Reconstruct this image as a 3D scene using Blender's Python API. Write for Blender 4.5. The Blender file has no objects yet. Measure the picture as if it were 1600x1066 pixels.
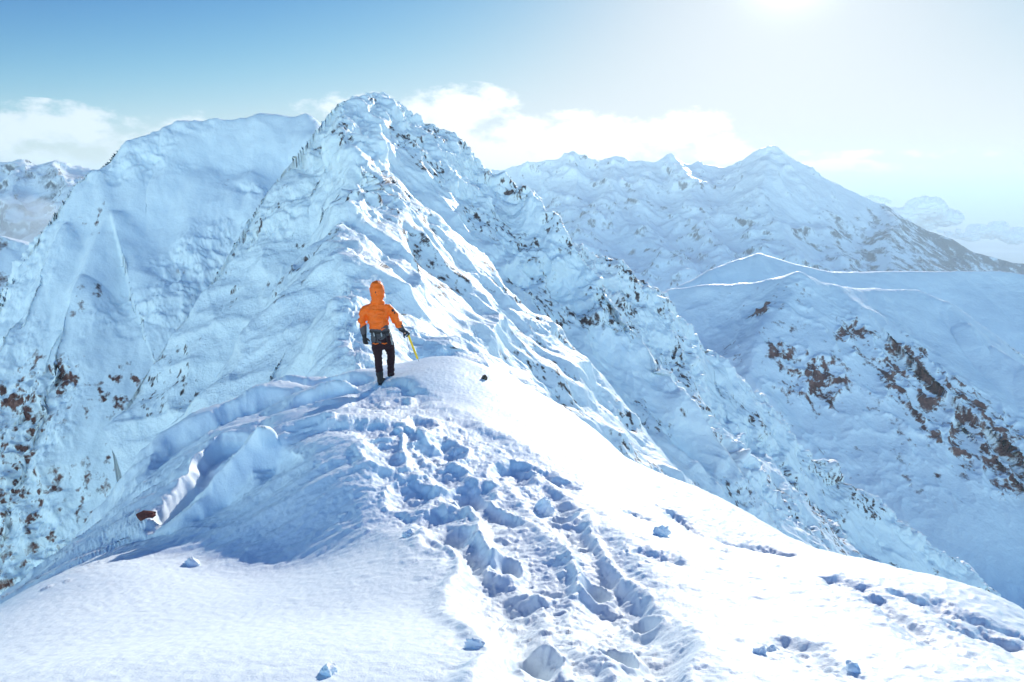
import bpy, bmesh, math, random, time
import numpy as np
from mathutils import Vector, Matrix
from concurrent.futures import ThreadPoolExecutor
T0 = time.time()
R = math.radians
C = bpy.context.scene
rng = np.random.default_rng(7)
random.seed(7)

# ------------------------------------------------------------------ camera
F = 1067.0                       # focal length in photo pixels (1600 wide)
PITCH = R(13.3)
cam_d = bpy.data.cameras.new('camera'); cam = bpy.data.objects.new('camera', cam_d)
C.collection.objects.link(cam); C.camera = cam
cam_d.sensor_width = 36; cam_d.lens = 36 * F / 1600
cam_d.clip_start = 0.05; cam_d.clip_end = 300000
cam.location = (0, 0, 0); cam.rotation_euler = (R(90) - PITCH, 0, 0)

# ------------------------------------------------------------------ light
SUN_AZ, SUN_EL = R(20.5), R(16.0)
w = bpy.data.worlds.new('World'); C.world = w; w.use_nodes = True
nt = w.node_tree; nt.nodes.clear()
N = nt.nodes.new; L = nt.links.new
out = N('ShaderNodeOutputWorld'); bg = N('ShaderNodeBackground'); sky = N('ShaderNodeTexSky')
sky.sky_type = 'NISHITA'; sky.sun_disc = False; sky.sun_elevation = SUN_EL; sky.sun_rotation = SUN_AZ
sky.altitude = 2200; sky.air_density = 1.0; sky.dust_density = 1.0; sky.ozone_density = 2.0
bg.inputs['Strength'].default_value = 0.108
L(bg.outputs[0], out.inputs[0])

def mth(nt, op, a, b=None, c=None, clamp=False):
    n = nt.nodes.new('ShaderNodeMath'); n.operation = op; n.use_clamp = clamp
    for i, v in enumerate((a, b, c)):
        if v is None: continue
        if isinstance(v, (int, float)): n.inputs[i].default_value = v
        else: nt.links.new(v, n.inputs[i])
    return n.outputs[0]
def mixc(nt, f, a, b, mode='MIX'):
    n = nt.nodes.new('ShaderNodeMix'); n.data_type = 'RGBA'; n.blend_type = mode
    for s, v in ((n.inputs[0], f), (n.inputs[6], a), (n.inputs[7], b)):
        if isinstance(v, (int, float)): s.default_value = v
        elif isinstance(v, tuple): s.default_value = (*v, 1)
        else: nt.links.new(v, s)
    return n.outputs[2]

# the sky is tinted a little towards cyan, then clouds are laid out by compass direction and elevation
sc_ = N('ShaderNodeSeparateColor'); L(sky.outputs[0], sc_.inputs[0]); cc_ = N('ShaderNodeCombineColor')
for i, (a_, s_) in enumerate(((4.0, 4.2), (4.3, 4.4), (4.45, 4.5))):     # clear winter air: the sky's range is compressed, blue kept
    q_ = mth(nt, 'POWER', sc_.outputs[i], 3.0)
    L(mth(nt, 'MULTIPLY', mth(nt, 'DIVIDE', q_, mth(nt, 'ADD', q_, s_ ** 3)), a_), cc_.inputs[i])
tint = cc_.outputs[0]
tc = N('ShaderNodeTexCoord'); sx = N('ShaderNodeSeparateXYZ'); L(tc.outputs['Generated'], sx.inputs[0])
az = mth(nt, 'ARCTAN2', sx.outputs[0], sx.outputs[1])
el = mth(nt, 'ARCSINE', sx.outputs[2])
def pix_dir(px, py):
    xc, yc = (px - 800) / F, (533 - py) / F
    return (xc, math.cos(PITCH) + yc * math.sin(PITCH), -math.sin(PITCH) + yc * math.cos(PITCH))
def pix_azel(px, py):
    d = Vector(pix_dir(px, py)).normalized()
    return math.atan2(d.x, d.y), math.asin(d.z)
cn = N('ShaderNodeTexNoise'); cn.inputs['Scale'].default_value = 15; cn.inputs['Detail'].default_value = 9
cn.inputs['Roughness'].default_value = 0.62
mp = N('ShaderNodeMapping'); mp.inputs['Scale'].default_value = (1, 1, 2.0); L(tc.outputs['Generated'], mp.inputs[0])
L(mp.outputs[0], cn.inputs['Vector'])
# (px, py, half width px, half height px, weight): banks of cumulus over the ranges
banks = [(735, 168, 62, 26, 1.0), (700, 190, 60, 40, .8), (830, 222, 120, 34, 1.0), (960, 218, 110, 34, 1.0),
         (1070, 212, 60, 30, .9), (1110, 238, 80, 22, .8), (760, 240, 120, 40, .9),
         (60, 215, 130, 34, .75), (130, 195, 60, 22, .7), (300, 205, 150, 20, .35), (545, 165, 60, 16, .5),
         (1180, 262, 160, 10, .5), (1480, 290, 140, 8, .9), (1310, 280, 60, 7, .6), (1300, 255, 60, 5, .4), (1400, 240, 160, 5, .35), (0, 240, 60, 22, .7)]
acc = None
for px, py, hw, hh, wt in banks:
    a0, e0 = pix_azel(px, py)
    dx = mth(nt, 'DIVIDE', mth(nt, 'SUBTRACT', az, a0), hw / F)
    dy = mth(nt, 'DIVIDE', mth(nt, 'SUBTRACT', el, e0), hh / F)
    d2 = mth(nt, 'ADD', mth(nt, 'MULTIPLY', dx, dx), mth(nt, 'MULTIPLY', dy, dy))
    g = mth(nt, 'MULTIPLY', mth(nt, 'SUBTRACT', 1.0, mth(nt, 'MULTIPLY', d2, 0.5), clamp=True), wt)
    acc = g if acc is None else mth(nt, 'MAXIMUM', acc, g)
dens = mth(nt, 'ADD', acc, mth(nt, 'MULTIPLY', mth(nt, 'SUBTRACT', cn.outputs['Fac'], 0.5), 3.4))
mr = N('ShaderNodeMapRange'); mr.interpolation_type = 'SMOOTHSTEP'
mr.inputs['From Min'].default_value = 0.12; mr.inputs['From Max'].default_value = 0.75; L(dens, mr.inputs[0])
cfac = mth(nt, 'MULTIPLY', mr.outputs[0], mth(nt, 'MULTIPLY', mth(nt, 'GREATER_THAN', acc, 0.01), 0.85))
# clouds glow with the sky round them: brighter towards the sun
sd = (math.sin(SUN_AZ) * math.cos(SUN_EL), math.cos(SUN_AZ) * math.cos(SUN_EL), math.sin(SUN_EL))
dp = N('ShaderNodeVectorMath'); dp.operation = 'DOT_PRODUCT'; L(tc.outputs['Generated'], dp.inputs[0]); dp.inputs[1].default_value = sd
near = mth(nt, 'POWER', mth(nt, 'MAXIMUM', dp.outputs['Value'], 0.0), 6.0)
ccol = mixc(nt, near, (4.0, 4.5, 4.8), (6.6, 6.6, 6.6))
# bright aureole of the air round the sun
glow = mth(nt, 'POWER', mth(nt, 'MAXIMUM', dp.outputs['Value'], 0.0), 60.0)
glow2 = mth(nt, 'POWER', mth(nt, 'MAXIMUM', dp.outputs['Value'], 0.0), 900.0)
gsum = mth(nt, 'ADD', mth(nt, 'MULTIPLY', glow, 0.4), mth(nt, 'MULTIPLY', glow2, 8.0))
skyg = mixc(nt, 1.0, tint, mixc(nt, 1.0, (0.95, 1.0, 1.0), gsum, 'MULTIPLY'), 'ADD')
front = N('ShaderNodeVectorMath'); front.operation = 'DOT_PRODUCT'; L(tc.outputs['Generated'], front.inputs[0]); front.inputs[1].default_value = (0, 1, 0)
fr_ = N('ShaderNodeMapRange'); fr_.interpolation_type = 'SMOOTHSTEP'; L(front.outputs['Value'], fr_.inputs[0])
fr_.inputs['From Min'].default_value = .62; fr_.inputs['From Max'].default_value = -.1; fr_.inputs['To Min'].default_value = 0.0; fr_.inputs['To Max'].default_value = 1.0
gain = N('ShaderNodeCombineColor')  # added fill: unseen sky overhead and behind the camera brightened to lift shaded snow
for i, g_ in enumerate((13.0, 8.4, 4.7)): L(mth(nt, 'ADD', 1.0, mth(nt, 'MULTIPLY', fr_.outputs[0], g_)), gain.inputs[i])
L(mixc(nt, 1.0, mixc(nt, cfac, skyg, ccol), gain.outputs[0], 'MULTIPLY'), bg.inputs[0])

sun_d = bpy.data.lights.new('sun', 'SUN'); sun_d.energy = 2.45; sun_d.angle = R(0.6); sun_d.color = (1.0, 0.965, 0.90)
sun = bpy.data.objects.new('sun', sun_d); C.collection.objects.link(sun)
sun.rotation_euler = (-Vector(sd)).to_track_quat('-Z', 'Y').to_euler()

C.view_settings.view_transform = 'Standard'; C.view_settings.look = 'None'
C.view_settings.exposure = 1.0; C.view_settings.gamma = 1; C.view_settings.use_curve_mapping = False
C.cycles.use_denoising = True
C.cycles.max_bounces = 8; C.cycles.diffuse_bounces = 4; C.cycles.volume_bounces = 2
C.cycles.caustics_reflective = False; C.cycles.caustics_refractive = False

HAZE = 1.35e-4
# ------------------------------------------------------------------ helpers
CP, SP = math.cos(PITCH), math.sin(PITCH)
def P(px, py, Y):
    """the point at ground distance Y (metres ahead) seen at photo pixel (px, py)"""
    xc, yc = (px - 800) / F, (533 - py) / F
    k = Y / (CP + yc * SP)
    return (xc * k, Y, (-SP + yc * CP) * k)
def link(o, parent=None):
    C.collection.objects.link(o)
    if parent: o.parent = parent
    return o
def tag(o, label=None, cat=None, group=None, kind=None):
    if label: o['label'] = label
    if cat: o['category'] = cat
    if group: o['group'] = group
    if kind: o['kind'] = kind
    return o

_perm = np.random.default_rng(3).permutation(512).astype(np.int32)
_perm = np.concatenate([_perm, _perm, _perm]) 
_g3 = np.random.default_rng(5).normal(size=(512, 3)).astype(np.float32)
_g3 /= np.linalg.norm(_g3, axis=1)[:, None]
_g3 *= 1.55
POOL = ThreadPoolExecutor(4)
def _n3(x, y, z):
    xi = np.floor(x); yi = np.floor(y); zi = np.floor(z)
    fx = x - xi; fy = y - yi; fz = z - zi
    xi = xi.astype(np.int32) & 511; yi = yi.astype(np.int32) & 511; zi = zi.astype(np.int32) & 511
    u = fx * fx * fx * (fx * (fx * 6 - 15) + 10); v = fy * fy * fy * (fy * (fy * 6 - 15) + 10); q = fz * fz * fz * (fz * (fz * 6 - 15) + 10)
    def cor(dx, dy, dz):
        h = _perm[_perm[_perm[xi + dx] + yi + dy] + zi + dz]
        g = _g3[h]
        return g[..., 0] * (fx - dx) + g[..., 1] * (fy - dy) + g[..., 2] * (fz - dz)
    a = cor(0, 0, 0); a += u * (cor(1, 0, 0) - a)
    b = cor(0, 1, 0); b += u * (cor(1, 1, 0) - b)
    a += v * (b - a)
    c = cor(0, 0, 1); c += u * (cor(1, 0, 1) - c)
    d = cor(0, 1, 1); d += u * (cor(1, 1, 1) - d)
    c += v * (d - c)
    a += q * (c - a)
    return a
def _par(fn, arrs, chunk=60000):
    sh = arrs[0].shape
    fl = [np.ascontiguousarray(np.broadcast_to(a, sh), dtype=np.float32).ravel() for a in arrs]
    n = fl[0].size; res = np.empty(n, np.float32)
    def job(s):
        e = min(n, s + chunk); res[s:e] = fn(*[f[s:e] for f in fl])
    list(POOL.map(job, range(0, n, chunk)))
    return res.reshape(sh)
def noise(x, y, z=0.0, s=1.0, off=0.0):
    """gradient noise, about -1..1, feature size s"""
    x = np.asarray(x, np.float32); z = np.float32(z) + np.zeros_like(x) if np.isscalar(z) else z
    return _par(lambda a, b, c: _n3(a / s + off, b / s + off * 1.7 + 31.3, c / s + off * .6 + 11.7), (x, y, z))
def fbm(x, y, z=0.0, s=1.0, oct=4, gain=0.5, off=0.0, kind='fbm'):
    x = np.asarray(x, np.float32); z = np.float32(z) + np.zeros_like(x) if np.isscalar(z) else z
    def f(a, b, c):
        r = np.zeros_like(a); amp = 1.0; tot = 0.0; fr = 1.0 / s; wgt = 1.0
        for i in range(oct):
            n = _n3(a * fr + off + i * 7.3, b * fr + off * 1.7 + 31.3 + i * 3.1, c * fr + off * .6 + 11.7)
            if kind == 'ridge':
                n = 1 - np.abs(n) * 1.6; n = n * n; n = n * wgt; wgt = np.clip(n * 1.6, 0, 1)
            elif kind == 'billow': n = np.abs(n) * 2 - .5
            r += n * amp; tot += amp; amp *= gain; fr *= 2.03
        return r / tot
    return _par(f, (x, y, z))
def sstep(a, b, x):
    t = np.clip((x - a) / (b - a), 0, 1); return t * t * (3 - 2 * t)
def clumps(x, y, s, dens=0.7, off=0, rmin=.25, rmax=.55):
    """rounded lumps, one to a cell (height 0..1 in units of their radius)"""
    def f(x, y):
        gx = np.floor(x / s + off).astype(np.int32); gy = np.floor(y / s + off * 1.3).astype(np.int32)
        res = np.zeros_like(x)
        fx = x / s + off; fy = y / s + off * 1.3
        for i in (-1, 0, 1):
            for j in (-1, 0, 1):
                cx = gx + i; cy = gy + j
                h = _perm[_perm[cx & 511] + (cy & 511)]; h2 = _perm[h + 77]; h3 = _perm[h2 + 33]; h4 = _perm[h3 + 5]
                px = cx + .2 + .6 * h / 512.; py = cy + .2 + .6 * h2 / 512.
                r = rmin + (rmax - rmin) * (h3 / 512.) ** 2
                on = (h4 / 512.) < dens
                d2 = ((fx - px) ** 2 + (fy - py) ** 2) / (r * r)
                res = np.maximum(res, np.where(on, r * np.sqrt(np.clip(1 - d2, 0, 1)), 0))
        return res.astype(np.float32)
    return _par(f, (x, y))

def seg_tent(x, y, pts, s_l, s_r, soft=0.0, cap=0):
    """height of a roof whose ridge is the 3D polyline; s_l / s_r: fall on the left / right of its direction"""
    best = np.full(x.shape, -1e9, np.float32); ns_ = len(pts) - 1
    for k, ((x0, y0, z0), (x1, y1, z1)) in enumerate(zip(pts[:-1], pts[1:])):
        dx, dy = x1 - x0, y1 - y0; l2 = dx * dx + dy * dy
        tr = ((x - x0) * dx + (y - y0) * dy) / l2; t = np.clip(tr, 0, 1)
        ex = x - x0 - t * dx; ey = y - y0 - t * dy
        d = np.sqrt(ex * ex + ey * ey + soft * soft) - soft
        side = dx * (y - y0) - dy * (x - x0)
        s = np.where(side > 0, s_l, s_r)
        if cap:      # off the ends of a piece the ground falls away steeply, so that an upper piece never buries a lower one
            over = np.maximum(-tr, tr - 1) * math.sqrt(l2)
            s = s + np.maximum(cap - s, 0) * np.clip(over / np.maximum(d, 1e-3), 0, 1)
        best = np.maximum(best, z0 + t * (z1 - z0) - s * d)
    return best
def smax(hs, k):
    m = np.maximum.reduce(hs); r = np.zeros_like(m)
    for h in hs: r += np.exp(np.clip((h - m) / k, -30, 0))
    return m + k * np.log(r)
def px_line(*pts):
    return [P(*p) for p in pts]

def polar_grid(H, az0, az1, ncol, r0, r1, nrow, wr=0.10, ccol=64, cr=700):
    """a patch of ground as radial columns round the viewpoint, with its rows spent where the ground is steep"""
    A = np.linspace(R(az0), R(az1), ncol)
    Ac = np.linspace(R(az0), R(az1), ccol)
    lr = np.linspace(math.log(r0), math.log(r1), cr); rr = np.exp(lr)
    X = np.sin(Ac)[:, None] * rr; Y = np.cos(Ac)[:, None] * rr
    Z = H(X.astype(np.float32), Y.astype(np.float32))
    ph = np.arctan2(Z, rr[None, :])
    m = np.abs(np.diff(ph, axis=1)) + wr * np.diff(lr)[None, :]
    # keep neighbouring columns alike
    k = 3; mp_ = np.pad(m, ((k, k), (0, 0)), 'edge'); m = sum(mp_[i:i + m.shape[0]] for i in range(2 * k + 1)) / (2 * k + 1)
    cum = np.concatenate([np.zeros((ccol, 1)), np.cumsum(m, axis=1)], axis=1); cum /= cum[:, -1:]
    q = np.linspace(0, 1, nrow)
    LR = np.stack([np.interp(q, cum[i], lr) for i in range(ccol)])
    idx = np.linspace(0, ccol - 1, ncol); i0 = np.clip(idx.astype(int), 0, ccol - 2); f = (idx - i0)[:, None]
    LRf = LR[i0] * (1 - f) + LR[i0 + 1] * f
    RR = np.exp(LRf)
    return (np.sin(A)[:, None] * RR).astype(np.float32), (np.cos(A)[:, None] * RR).astype(np.float32)

def grid_normals(X, Y, Z):
    def g(a, ax): return np.gradient(a, axis=ax)
    ax_, ay, az_ = g(X, 0), g(Y, 0), g(Z, 0); bx, by, bz = g(X, 1), g(Y, 1), g(Z, 1)
    nx = ay * bz - az_ * by; ny = az_ * bx - ax_ * bz; nz = ax_ * by - ay * bx
    l = np.sqrt(nx * nx + ny * ny + nz * nz) + 1e-12
    s = np.where(nz < 0, -1, 1)
    return nx / l * s, ny / l * s, nz / l * s

def grid_mesh(name, X, Y, Z, mat, attrs=None):
    nc, nr = X.shape
    me = bpy.data.meshes.new(name)
    me.vertices.add(nc * nr)
    co = np.stack([X, Y, Z], -1).astype(np.float32).reshape(-1)
    me.vertices.foreach_set('co', co)
    i = np.arange(nc - 1)[:, None] * nr + np.arange(nr - 1)[None, :]
    q = np.stack([i, i + nr, i + nr + 1, i + 1], -1).reshape(-1, 4)
    # orientation: upwards
    n = len(q)
    me.loops.add(n * 4); me.polygons.add(n)
    q = q[:, ::-1]
    a, b, c = (co.reshape(-1, 3)[q[n // 2, k]] for k in range(3))
    if np.cross(b - a, c - a)[2] < 0: q = q[:, ::-1]
    me.loops.foreach_set('vertex_index', np.ascontiguousarray(q, dtype=np.int32).reshape(-1))
    me.polygons.foreach_set('loop_start', np.arange(n, dtype=np.int32) * 4)
    me.polygons.foreach_set('loop_total', np.full(n, 4, np.int32))
    me.polygons.foreach_set('use_smooth', np.ones(n, bool))
    for k, v in (attrs or {}).items():
        at = me.attributes.new(k, 'FLOAT', 'POINT'); at.data.foreach_set('value', np.ascontiguousarray(v, dtype=np.float32).reshape(-1))
    me.update(calc_edges=True)
    me.materials.append(mat)
    o = bpy.data.objects.new(name, me); link(o)
    return o

# ------------------------------------------------------------------ materials
def new_mat(name):
    m = bpy.data.materials.new(name); m.use_nodes = True
    nt = m.node_tree; b = nt.nodes['Principled BSDF']; b.inputs['Roughness'].default_value = .7
    return m, nt, b
def snow_mat(name, col=(0.81, 0.88, 0.91), rocks=None, bump=(0.02, 0.6), rock_scale=1.0, edge=0.10, fine=(0.35, 0.5), sparkle=False, spec=0.25):
    """snow, with bare rock where the mesh attribute 'rock' says the wind has stripped it"""
    m, nt, b = new_mat(name)
    b.inputs['Base Color'].default_value = (*col, 1); b.inputs['Roughness'].default_value = 0.55
    b.inputs['Specular IOR Level'].default_value = spec
    geo = nt.nodes.new('ShaderNodeNewGeometry')
    pos = geo.outputs['Position']
    def ns(scale, det=4, rough=.6, vec=pos):
        n = nt.nodes.new('ShaderNodeTexNoise'); n.inputs['Scale'].default_value = scale
        n.inputs['Detail'].default_value = det; n.inputs['Roughness'].default_value = rough
        nt.links.new(vec, n.inputs['Vector']); return n.outputs['Fac']
    hb = ns(1.0 / bump[1], 6, .62)
    if rocks:
        at = nt.nodes.new('ShaderNodeAttribute'); at.attribute_name = 'rock'
        v = mth(nt, 'ADD', at.outputs['Fac'], mth(nt, 'MULTIPLY', mth(nt, 'SUBTRACT', ns(1.0 / fine[1], 5, .7), .5), fine[0]))
        r = nt.nodes.new('ShaderNodeMapRange'); r.inputs['From Min'].default_value = .5 - edge; r.inputs['From Max'].default_value = .5 + edge
        nt.links.new(v, r.inputs[0])
        ra = ns(1.0 / rock_scale, 6, .7)
        rr = nt.nodes.new('ShaderNodeValToRGB'); nt.links.new(ra, rr.inputs[0])
        e = rr.color_ramp.elements; e[0].position = .3; e[0].color = (*rocks[0], 1); e[1].position = .72; e[1].color = (*rocks[1], 1)
        k = e.new(.52); k.color = (*rocks[2], 1)
        nt.links.new(mixc(nt, r.outputs[0], col, rr.outputs[0]), b.inputs['Base Color'])
        hb = mth(nt, 'SUBTRACT', mth(nt, 'ADD', hb, mth(nt, 'MULTIPLY', mth(nt, 'MULTIPLY', ra, r.outputs[0]), 1.5)), mth(nt, 'MULTIPLY', r.outputs[0], .9))
    bp = nt.nodes.new('ShaderNodeBump'); bp.inputs['Strength'].default_value = 1.0; bp.inputs['Distance'].default_value = bump[0]
    nt.links.new(hb, bp.inputs['Height']); nrm = bp.outputs[0]
    if sparkle:
        g = nt.nodes.new('ShaderNodeTexNoise'); g.inputs['Scale'].default_value = 130; g.inputs['Detail'].default_value = 3
        nt.links.new(pos, g.inputs['Vector'])
        b2 = nt.nodes.new('ShaderNodeBump'); b2.inputs['Strength'].default_value = .35; b2.inputs['Distance'].default_value = .006
        nt.links.new(g.outputs['Fac'], b2.inputs['Height']); nt.links.new(nrm, b2.inputs['Normal']); nrm = b2.outputs[0]
    nt.links.new(nrm, b.inputs['Normal'])
    return m
DARKROCK = ((0.030, 0.026, 0.028), (0.30, 0.24, 0.22), (0.10, 0.065, 0.06))
REDROCK = ((0.035, 0.014, 0.014), (0.34, 0.21, 0.17), (0.17, 0.070, 0.055))
GREYROCK = ((0.03, 0.05, 0.07), (0.20, 0.23, 0.26), (0.07, 0.09, 0.11))
M_fg = snow_mat('fresh_snow', bump=(0.012, 0.10), sparkle=True)
M_main = snow_mat('rimed_snow_and_rock', rocks=DARKROCK, bump=(0.34, 1.2), rock_scale=.7, fine=(.5, .7))
M_wall = snow_mat('shaded_snow_and_red_rock', rocks=REDROCK, bump=(0.35, 2.6), rock_scale=1.2, fine=(.5, 1.1))
M_hill = snow_mat('hill_snow_and_rock', rocks=REDROCK, bump=(1.2, 9), rock_scale=5, fine=(.7, 2.4))
M_far = snow_mat('far_snow_and_rock', rocks=GREYROCK, bump=(9, 60), rock_scale=40, fine=(.6, 34), edge=.16)

# ------------------------------------------------------------------ foreground: the snow ridge under the camera and the climber
fg_px = [(0,1066,2.1),(400,1066,1.95),(800,1066,1.9),(1200,1066,2.0),(1600,1066,2.3),
    (0,985,3.6),(130,893,5.0),(222,845,6.1),
    (200,1000,2.9),(500,960,3.3),(800,960,3.1),(1100,960,3.2),(1400,985,3.2),
    (250,895,4.8),(300,872,5.4),(450,885,5.05),(600,850,4.9),(750,840,4.5),(900,840,4.5),(1100,850,4.9),(1300,880,5.1),
    (1600,958,4.3),(1400,893,5.9),(1160,797,8.0),(1000,727,9.4),(850,632,11.6),(760,572,12.6),(1000,800,6.2),(1200,870,5.9),
    (400,760,6.55),(425,680,7.4),(470,668,7.4),(520,662,7.4),(620,652,7.6),(720,690,7.2),(850,720,7.2),(640,740,6.2),(520,770,5.9),
    (600,601,10.6),(560,608,10.7),(660,585,11.0),(640,566,12.0),(700,556,12.6),(700,620,10.0),(800,660,9.2),
    (500,600,11.3),(440,600,11.6),(400,640,10.2),(340,655,10.6),(300,700,9.0),(262,690,9.8),(225,760,8.3),(260,800,7.2),(330,780,7.4),(360,720,8.3)]
fg_pts = [P(*p) for p in fg_px]
fg_pts += [(-5.0,1.5,-3.2),(-9,3,-10),(-10,8,-13),(-12,13,-14),(-7.6,6,-6.6),(-7.8,9,-7.5),(-8,12,-7.5),
           (5.5,2.5,-5.0),(8,4,-9.5),(9,8,-13),(8,12,-14),(5,14,-9.5),(2.2,15.5,-6.2),
           (-1.5,15,-4.9),(-3,14,-4.6),(-5.5,15,-6.5),(-3,20,-9.5),(2,20,-12),(-10,20,-18),(-2,26,-14),(8,22,-22),(-14,26,-26),(4,30,-24),
           (0,0,-1.55),(0,-3,-1.2),(-3,-1,-1.8),(3,-1,-2.0),(-6,-2,-4.5),(6,-2,-5.0),(0,-6,-1.0)]
def make_rbf(pts, c=1.0, reg=0.0):
    p = np.array(pts, float); n = len(p)
    d = np.sqrt(((p[:, None, :2] - p[None, :, :2]) ** 2).sum(-1) + c * c)
    A = np.zeros((n + 3, n + 3)); A[:n, :n] = -d + reg * np.eye(n)
    A[:n, n] = 1; A[:n, n + 1:] = p[:, :2]; A[n, :n] = 1; A[n + 1:, :n] = p[:, :2].T
    s = np.linalg.solve(A, np.concatenate([p[:, 2], np.zeros(3)]))
    def f(x, y):
        def g(a, b):
            r = (s[n] + s[n + 1] * a + s[n + 2] * b).astype(np.float32)
            for i in range(n):
                r -= np.float32(s[i]) * np.sqrt((a - np.float32(p[i, 0])) ** 2 + (b - np.float32(p[i, 1])) ** 2 + np.float32(c * c))
            return r
        return _par(g, (np.asarray(x, np.float32), y))
    return f
FG = make_rbf(fg_pts, .35, .008)
def hit(H, px, py, r0=1.0, r1=40.0, n=3000):
    """where the sight line through a photo pixel first meets the ground"""
    d = pix_dir(px, py); t = np.linspace(r0, r1, n)
    x, y, z = (np.float32(d[k] * t) for k in range(3))
    h = H(x, y); below = np.nonzero(z < h)[0]
    i = below[0] if len(below) else n - 1
    return float(x[i]), float(y[i]), float(h[i])
def line_dist(x, y, pts):
    """distance to a polyline on the plan, and how far along it (0..1)"""
    best = np.full(x.shape, 1e9, np.float32); tt = np.zeros(x.shape, np.float32); n = len(pts) - 1
    for k in range(n):
        x0, y0 = pts[k][:2]; x1, y1 = pts[k + 1][:2]; dx, dy = x1 - x0, y1 - y0; l2 = dx * dx + dy * dy + 1e-9
        t = np.clip(((x - x0) * dx + (y - y0) * dy) / l2, 0, 1)
        d = np.sqrt((x - x0 - t * dx) ** 2 + (y - y0 - t * dy) ** 2)
        m = d < best; best = np.where(m, d, best); tt = np.where(m, (k + t) / n, tt)
    return best, tt
def fgp(*pp): return [hit(FG, a, b) for a, b in pp]
track = fgp((606,605),(640,640),(700,700),(750,760),(800,820),(850,890),(900,960),(950,1040))
holes = [(*fgp(p)[0], r, d) for p, r, d in [((690,690),.34,.22),((655,648),.30,.16),((735,760),.30,.2),((800,730),.36,.2),((790,870),.16,.2),
        ((880,800),.18,.16),((930,905),.14,.2),((960,1000),.13,.2),((840,1010),.13,.2),((640,760),.3,.12),((700,830),.28,.14),((600,700),.3,.10),((1010,960),.12,.16),((620,620),.28,.12)]]
drags = [fgp(*l) for l in [((985,800),(1010,812)), ((1050,805),(1085,830),(1130,862)), ((1135,850),(1180,862),(1240,868)), ((1370,940),(1440,990),(1520,1030),(1580,1055)),
        ((1400,930),(1480,955),(1590,995)), ((1290,905),(1350,920)), ((1230,1000),(1290,1040)), ((840,735),(900,765)), ((1500,985),(1590,1010)), ((1000,860),(1060,880))]]
def side_dist(x, y, pts):
    best = np.full(x.shape, 1e9, np.float32); tt = np.zeros(x.shape, np.float32); sg = np.ones(x.shape, np.float32); n = len(pts) - 1
    for k in range(n):
        x0, y0 = pts[k][:2]; x1, y1 = pts[k + 1][:2]; dx, dy = x1 - x0, y1 - y0; l2 = dx * dx + dy * dy + 1e-9
        t = np.clip(((x - x0) * dx + (y - y0) * dy) / l2, 0, 1)
        ex = x - x0 - t * dx; ey = y - y0 - t * dy; d = np.sqrt(ex ** 2 + ey ** 2)
        m = d < best; best = np.where(m, d, best); tt = np.where(m, (k + t) / n, tt); sg = np.where(m, np.where(dx * ey - dy * ex > 0, 1, -1), sg)
    return best, tt, sg
def pl(*pp): return [P(*q) for q in pp]
# wind-cut lips of the drifts: (line from left to right with the raised side beyond it, height, width of the face, width of the back)
lips = [(pl((330,640,10.9),(380,615,11.2),(430,598,11.5),(480,592,11.6),(530,598,11.3),(590,603,10.9)), .17, .18, 1.1),
        (pl((195,790,8.4),(222,745,8.8),(258,695,9.4),(300,672,9.7),(350,655,10.1),(420,632,10.4),(500,618,10.8)), .20, .22, .9),
        (pl((215,845,6.6),(262,800,7.3),(300,745,8.2),(345,700,8.8),(395,690,8.8)), .22, .16, .5),
        (pl((262,838,6.35),(330,800,6.8),(390,772,7.1),(430,740,7.3)), .22, .30, .7),
        (pl((380,780,6.6),(392,740,6.8),(404,690,7.15),(440,664,7.4),(520,650,7.7),(620,640,8.0)), .15, .28, .9),
        (pl((430,640,9.6),(500,622,10.2),(560,612,10.6)), .16, .15, .4)]
troughs = [fgp(*l) for l in [((815,735),(870,790),(915,850),(960,930),(1000,1000),(1030,1064)), ((690,800),(745,860),(770,930),(800,1000),(840,1064)), ((640,655),(660,700),(720,750),(780,800),(850,900))]]
fur = fgp((560,880),(520,830),(560,780),(620,720))
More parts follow.
